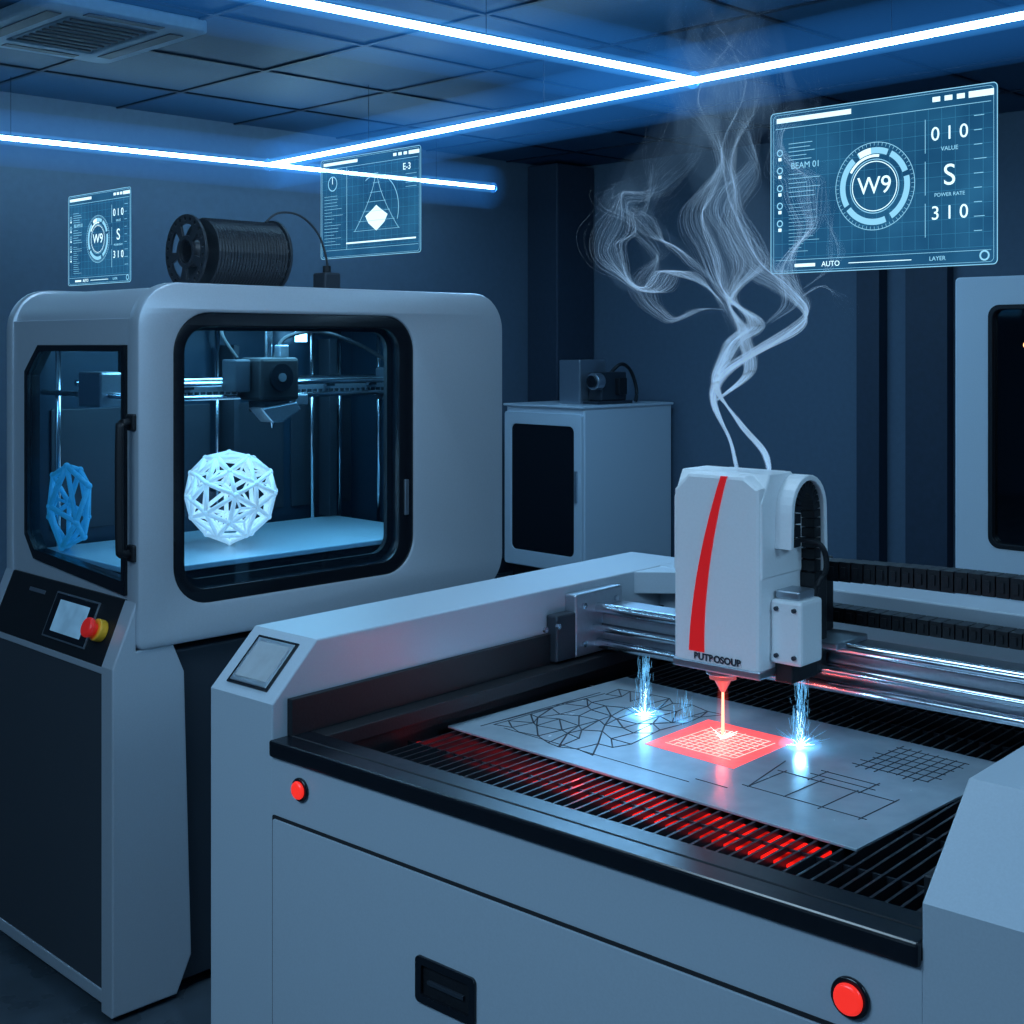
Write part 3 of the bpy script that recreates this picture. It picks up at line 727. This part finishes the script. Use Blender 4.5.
# ------------------------------------------------------------------ holograms
def holo(X, Yl, Yr, z0, z1, kind):
    w, hgt = Yl-Yr, z1-z0
    e_ = empty('holographic_display', (X, (Yl+Yr)/2, (z0+z1)/2), (math.pi/2, 0, -math.pi/2))
    hw, hh = w/2, hgt/2
    plate('panel', e_, M['hpanel'], [rr(-hw, hw, -hh, hh, .012, 5)], 'z', -.001, .001)
    def T(b, s_, x, y, m=M['hline'], al='CENTER'):
        text('label_'+b.lower().replace(' ', '_').replace('/', '_'), e_, m, b, s_, Matrix.Translation((x*hw, y*hh, .0025)), 0.0002, al)
    d = MB(); L = MB(); B = MB(); z = .002
    n_ = 18
    for i in range(1, n_): d.line((-hw+w*i/n_, -hh*.80), (-hw+w*i/n_, hh*.80), .0006, z, .0002)
    k = 1; yy = -hh*.8
    while yy < hh*.82: d.line((-hw*.97, yy), (hw*.97, yy), .0006, z, .0002); yy += w/n_
    for lp, ww in ((1.0, .0018), (.972, .0008)):
        P = rr(-hw*lp, hw*lp, -hh*lp, hh*lp, .010, 5)
        for i in range(len(P)): L.line(P[i], P[(i+1) % len(P)], ww, z+.0003, .0003)
    L.line((-hw*.95, hh*.80), (hw*.95, hh*.80), .0012, z+.0004); L.line((-hw*.95, -hh*.84), (hw*.95, -hh*.84), .0010, z+.0004)
    B.line((-hw*.92, hh*.90), (-hw*.25, hh*.90), hgt*.030, z+.0005)
    for i in range(3): B.line((hw*(.50+.10*i), hh*.90), (hw*(.525+.10*i), hh*.90), hgt*.028, z+.0005)
    B.line((hw*.80, hh*.90), (hw*.95, hh*.90), hgt*.035, z+.0005)
    if kind == 'dial':
        r = hh*.52; cx, cy = -hw*.02, -hh*.02
        L.arc(cx, cy, r*.985, r*1.0, 0, 360, z+.0005)
        for i in range(60): 
            a_ = math.radians(i*6); L.line((cx+r*.92*math.cos(a_), cy+r*.92*math.sin(a_)), (cx+r*.98*math.cos(a_), cy+r*.98*math.sin(a_)), .0007, z+.0005)
        for (a0, a1) in ((20, 60), (66, 120), (130, 210), (216, 290), (300, 372)): L.arc(cx, cy, r*.74, r*.88, a0, a1, z+.0006)
        B.arc(cx, cy, r*.66, r*.72, 80, 150, z+.0007); L.arc(cx, cy, r*.60, r*.62, 0, 360, z+.0007)
        B.arc(cx, cy, r*.55, r*.57, 0, 360, z+.0007)
        B.arc(cx, cy, r*.74, r*.88, 96, 118, z+.0009)
        T('W9', r*.56, cx/hw, cy/hh, M['hbright'])
        T('0 1 0', hgt*.11, .62, .50, M['hbright']); T('S', hgt*.17, .62, .02, M['hbright']); T('3 1 0', hgt*.11, .62, -.40, M['hbright'])
        T('VALUE', hgt*.035, .62, .33); T('POWER RATE', hgt*.03, .62, -.19); T('BEAM 01', hgt*.055, -.66, .32)
        for i in range(11):
            L.line((-hw*.82, hh*(.60-.05*i if i < 5 else .22-.055*(i-5))), (-hw*(.82-random.uniform(.12, .34)), hh*(.60-.05*i if i < 5 else .22-.055*(i-5))), .0013, z+.0005)
        for i in range(14):
            L.line((-hw*.82, hh*(-.15-.045*i)), (-hw*(.82-random.uniform(.1, .3)), hh*(-.15-.045*i)), .0009, z+.0005)
        for i in range(5): L.arc(-hw*.91, hh*(.5-.22*i), hh*.03, hh*.045, 0, 360, z+.0005, 12); B.box(-hw*.925, -hw*.895, hh*(.40-.22*i), hh*(.44-.22*i), z, z+.0006)
        for i in range(9):
            L.line((hw*.82, hh*(.66-.16*i)), (hw*(.84+random.uniform(.03, .08)), hh*(.66-.16*i)), .0014, z+.0005); 
        for i in range(3):
            L.line((hw*.42, hh*(.68-.48*i)), (hw*.42, hh*(.30-.48*i)), .0012, z+.0005)
        T('AUTO', hgt*.045, -.42, -.91, M['hbright'])
        B.line((-hw*.25, -hh*.91), (hw*.3, -hh*.91), .0018, z+.0005); B.line((-hw*.75, -hh*.91), (-hw*.58, -hh*.91), hgt*.02, z+.0005)
        T('LAYER', hgt*.035, .52, -.91); L.arc(hw*.9, -hh*.9, hh*.04, hh*.06, 0, 360, z+.0005, 14)
    else:
        cx = hw*.15; base = -hh*.5
        for i in range(7):
            f = i/6; ww = hw*.42*(1-f)**1.5+.01
            L.line((cx-ww, base+hh*1.1*f), (cx+ww, base+hh*1.1*f), .0010, z+.0005)
        for sgn in (-1, 1):
            prev = None
            for i in range(13):
                f = i/12; q_ = (cx+sgn*(hw*.42*(1-f)**1.5+.004), base+hh*1.1*f)
                if prev: L.line(prev, q_, .0014, z+.0005)
                prev = q_
        i0 = len(B.v); B.v += [(cx, -hh*.52, z+.0006), (cx+hw*.16, -hh*.36, z+.0006), (cx+hw*.22, -hh*.22, z+.0006), (cx+hw*.08, -hh*.10, z+.0006), (cx, -hh*.02, z+.0006), (cx-hw*.08, -hh*.10, z+.0006), (cx-hw*.22, -hh*.22, z+.0006), (cx-hw*.16, -hh*.36, z+.0006)]; B.f.append(tuple(range(i0, i0+8)))
        L.arc(cx, -hh*.1, hh*.66, hh*.675, -20, 120, z+.0005)
        B.line((-hw*.45, -hh*.72), (hw*.9, -hh*.72), hgt*.015, z+.0005)
        L.arc(-hw*.75, hh*.5, hh*.13, hh*.15, 0, 360, z+.0005); B.line((-hw*.75, hh*.5), (-hw*.75, hh*.62), .002, z+.0006)
        L.line((-hw*.45, -hh*.84), (-hw*.45, hh*.8), .0012, z+.0005)
        for i in range(16): L.line((-hw*.92, hh*(.25-.065*i)), (-hw*(.92-random.uniform(.15, .4)), hh*(.25-.065*i)), .0011, z+.0005)
        T('E-3', hgt*.09, .74, .64, M['hbright'])
        for i in range(4): L.line((hw*.72, hh*(.5-.08*i)), (hw*.92, hh*(.5-.08*i)), .0011, z+.0005)
    d.obj('grid_lines', e_, M['hdim'], recalc=False); L.obj('line_graphics', e_, M['hline'], recalc=False); B.obj('bright_graphics', e_, M['hbright'], recalc=False)
    return e_
holo(2.87, 1.93, 1.33, 1.782, 2.190, 'dial')
holo(2.86, 3.82, 3.28, 1.905, 2.255, 'chart')
holo(2.215, 4.44, 4.0, 1.81, 2.125, 'dial')

# ------------------------------------------------------------------ smoke
RX = Vector((.7071, -.7071, 0)); FW = Vector((.7071, .7071, 0))
B0 = FW*2.36+RX*.406; B0.z = 1.377
smp = empty('smoke_plume', tuple(B0))
def cpath(path, n=12):
    return smoothpts([RX*((x-740)*.00178)+Vector((0, 0, (470-y)*.00178))+FW*dd for (x, y, dd) in path], n)
sm = MB()
def sheet(path, w0, w1, ns, rad, twist, seed, turb=.012, fade=.0):
    ctr = cpath(path); n_ = len(ctr)
    for k in range(ns):
        s_ = random.uniform(-1, 1); ja = random.uniform(-.2, .2); jw = random.uniform(.7, 1.25)
        i0 = int(n_*max(fade, .0)*random.random()); i1 = n_-int(n_*.65*random.random()**1.2)
        pts_ = []; rad_ = []
        for i in range(i0, i1):
            t_ = i/(n_-1); p = ctr[i]
            a_ = twist*t_*math.pi*2+seed+ja
            wd = (w0+(w1-w0)*t_**1.3)*jw
            off = (RX*math.cos(a_)+FW*math.sin(a_))*s_*wd + Vector((0, 0, 1))*math.sin(a_*1.3+s_*2)*wd*.25*t_
            q_ = p+off+B0
            nv = noise.noise_vector(q_*5+Vector((seed*3, 0, 0)))*turb*(.15+t_*3)
            nv2 = noise.noise_vector(q_*14+Vector((seed, 2, 0)))*turb*(.1+t_)*1.3
            pts_.append(p+off+nv+nv2)
            e0 = min(1, (i-i0)/14+.1, (i1-i)/40)
            rad_.append(rad*max(.03, e0)*(1-.75*t_))
        if len(pts_) > 4: sm.tube(pts_, rad_, 3)
vn = [0]
def puff(path, w0, w1, thick, twist, seed, mat, turb=.02):
    ctr = cpath(path, 14); n_ = len(ctr)
    for _ in range(6): ctr = [ctr[0]]+[(ctr[i-1]+ctr[i]*2+ctr[i+1])/4 for i in range(1, n_-1)]+[ctr[-1]]
    NS = 18; V = []; F = []
    for i, p in enumerate(ctr):
        t_ = i/(n_-1); a_ = twist*t_*math.pi*2+seed
        env = min(1, t_*8+.1)*min(1, (1-t_)*3.5+.02)
        wd = (w0+(w1-w0)*t_**1.3)*env; tk = wd*thick+.0012*env
        A = RX*math.cos(a_)+FW*math.sin(a_); T_ = (ctr[min(i+1, n_-1)]-ctr[max(i-1, 0)]).normalized()
        A = (A-T_*A.dot(T_)).normalized(); Bv = T_.cross(A).normalized()
        cn = noise.noise_vector((p+B0)*5+Vector((seed*3, 0, 0)))*turb*(.15+t_*2)
        for j in range(NS):
            f = 2*math.pi*j/NS
            off = A*math.cos(f)*wd+Bv*math.sin(f)*tk
            nv2 = noise.noise_vector((p+off+B0)*12+Vector((seed, 2, 0)))*min(turb*t_*.8, wd*.35)
            V.append(p+off+cn+nv2)
    for i in range(n_-1):
        for j in range(NS):
            a0 = i*NS+j; a1 = i*NS+(j+1) % NS; F.append((a0, a1, a1+NS, a0+NS))
    F.append(tuple(range(NS))[::-1]); F.append(tuple((n_-1)*NS+j for j in range(NS)))
    vn[0] += 1
    meshobj('smoke_fold_%d' % vn[0], smp, mat, V, F, smooth=True, recalc=False)
S1 = [(738,474,0),(730,440,.01),(713,400,.02),(728,370,0),(770,345,-.03),(806,315,-.02),(792,285,.03),(762,255,.05),(742,210,.02),(722,150,-.03),(742,80,-.02),(715,10,.03),(735,-30,.04)]
S2 = [(772,476,.02),(765,452,.0),(738,420,-.02),(716,385,-.02),(733,345,.02),(755,322,.04),(728,292,.02),(716,262,-.03),(698,215,-.04),(722,160,.02),(700,90,.05),(745,20,.0),(760,-30,0)]
S3 = [(738,335,.0),(722,305,.02),(700,280,.03),(675,272,.03),(650,292,.0),(622,280,-.03),(608,245,-.02),(622,205,.02),(655,180,.05),(690,125,.03),(690,60,0),(715,0,-.03)]
S4 = [(760,330,0),(790,300,.02),(792,262,.04),(810,225,.02),(800,180,-.02),(775,140,-.04),(785,90,0),(770,20,.03),(780,-30,.03)]
S5 = [(716,400,0),(750,372,.03),(742,330,.02),(722,300,-.02),(745,262,-.04),(725,215,0),(765,165,.03),(735,100,.0),(700,40,-.04),(730,-20,0)]
S6 = [(735,310,.0),(705,312,.02),(672,322,.02),(645,305,.0),(655,270,-.02),(640,230,-.02),(668,185,.02),(715,140,.03)]
S9 = [(725,290,.0),(695,262,.02),(668,240,.0),(640,222,-.02),(620,215,-.02),(628,185,.02),(665,150,.03)]
S7 = [(795,300,0),(825,285,.02),(852,305,.03),(862,330,.03)]
S8 = [(800,290,0),(835,262,.02),(830,225,.02),(815,190,-.03),(830,150,.03)]
sheet(S1, .004, .06, 170, .00011, 1.6, .3)
sheet(S1, .002, .015, 60, .00013, 2.6, 1.2, .006)
sheet(S2, .004, .06, 170, .00011, 1.9, 2.1)
sheet(S2, .002, .015, 60, .00013, 3.1, 4.1, .006)
sheet(S5, .005, .09, 140, .00010, 1.4, 5.0)
sheet(S3, .012, .09, 140, .00009, 1.7, 3.3, .026, .35)
sheet(S4, .010, .10, 120, .00009, 1.5, 1.7, .022, .3)
sheet(S6, .010, .07, 90, .00008, 1.5, 2.7, .026, .35)
sheet(S9, .010, .07, 90, .00008, 1.1, 4.7, .026, .35)
sheet(S7, .004, .02, 30, .00008, 1.2, .7, .012, .3)
sheet(S8, .006, .05, 40, .00008, 1.2, .7, .012, .3)
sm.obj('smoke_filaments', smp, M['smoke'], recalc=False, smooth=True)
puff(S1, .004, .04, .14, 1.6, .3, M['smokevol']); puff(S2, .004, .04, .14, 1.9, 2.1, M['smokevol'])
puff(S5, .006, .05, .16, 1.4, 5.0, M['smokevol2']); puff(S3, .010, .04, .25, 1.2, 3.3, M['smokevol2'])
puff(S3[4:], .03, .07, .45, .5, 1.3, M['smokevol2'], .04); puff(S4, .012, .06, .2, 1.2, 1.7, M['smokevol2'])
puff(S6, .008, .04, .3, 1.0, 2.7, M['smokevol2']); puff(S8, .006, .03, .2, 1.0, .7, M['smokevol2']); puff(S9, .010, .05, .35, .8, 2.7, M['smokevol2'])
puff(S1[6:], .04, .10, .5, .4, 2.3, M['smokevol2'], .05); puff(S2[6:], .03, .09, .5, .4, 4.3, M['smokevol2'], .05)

# ------------------------------------------------------------------ lights
def area(name, loc, rot, sx, sy, power, col):
    l = bpy.data.lights.new(name, 'AREA'); l.shape = 'RECTANGLE'; l.size = sx; l.size_y = sy; l.energy = power; l.color = col
    o = bpy.data.objects.new(name, l); o.location = loc; o.rotation_euler = rot; link(o); return o
def point(name, loc, power, col, r=.02):
    l = bpy.data.lights.new(name, 'POINT'); l.energy = power; l.color = col; l.shadow_soft_size = r
    o = bpy.data.objects.new(name, l); o.location = loc; link(o); return o
area('ceiling_panel_light', (-.6, 1.4, 2.85), (0, math.radians(-25), 0), 1.6, 1.6, 90, (.40, .70, 1.0))  # unseen fill, added to light the machine fronts
area('ceiling_panel_light.001', (1.6, -1.2, 2.85), (math.radians(30), 0, 0), 1.6, 1.6, 62, (.36, .68, 1.0))  # second unseen fill, added for the same front faces
area('ceiling_panel_light.002', (4.9, 4.3, 2.86), (0, 0, 0), 1.0, 1.0, 34, (.22, .56, 1.0))  # added fill that brightens the background cabinets, no fixture there
area('ceiling_panel_light.003', (1.9, 1.9, 2.86), (0, 0, 0), .7, .7, 16, (.50, .76, 1.0))  # fill added above the cutter to lift arm tops and sheet
area('chamber_light', (2.15, 3.10, 1.685), (0, 0, 0), .8, .3, 9.5, (.30, .72, 1.0))
point('laser_impact_light', (1.925, 1.40, .925), .42, (1, .06, .05), .006)
point('spark_light', (1.942, 1.588, .925), .3, (.2, .6, 1), .01)
point('spark_light.001', (1.988, 1.278, .925), .3, (.2, .6, 1), .01)
point('bed_red_light', (1.60, 1.45, .905), .05, (1, .03, .02), .01)

wd = bpy.data.worlds.new('world'); S.world = wd; wd.use_nodes = True
bg = wd.node_tree.nodes['Background']; bg.inputs[0].default_value = (.025, .075, .15, 1); bg.inputs[1].default_value = .6

# ------------------------------------------------------------------ camera
cd = bpy.data.cameras.new('camera'); cd.sensor_width = 36; cd.lens = 1325/1024*36; cd.shift_y = -(512-345)/1024
cam = bpy.data.objects.new('camera', cd); cam.location = (0, 0, 1.6); cam.rotation_euler = (math.pi/2, 0, -math.pi/4)
link(cam); S.camera = cam
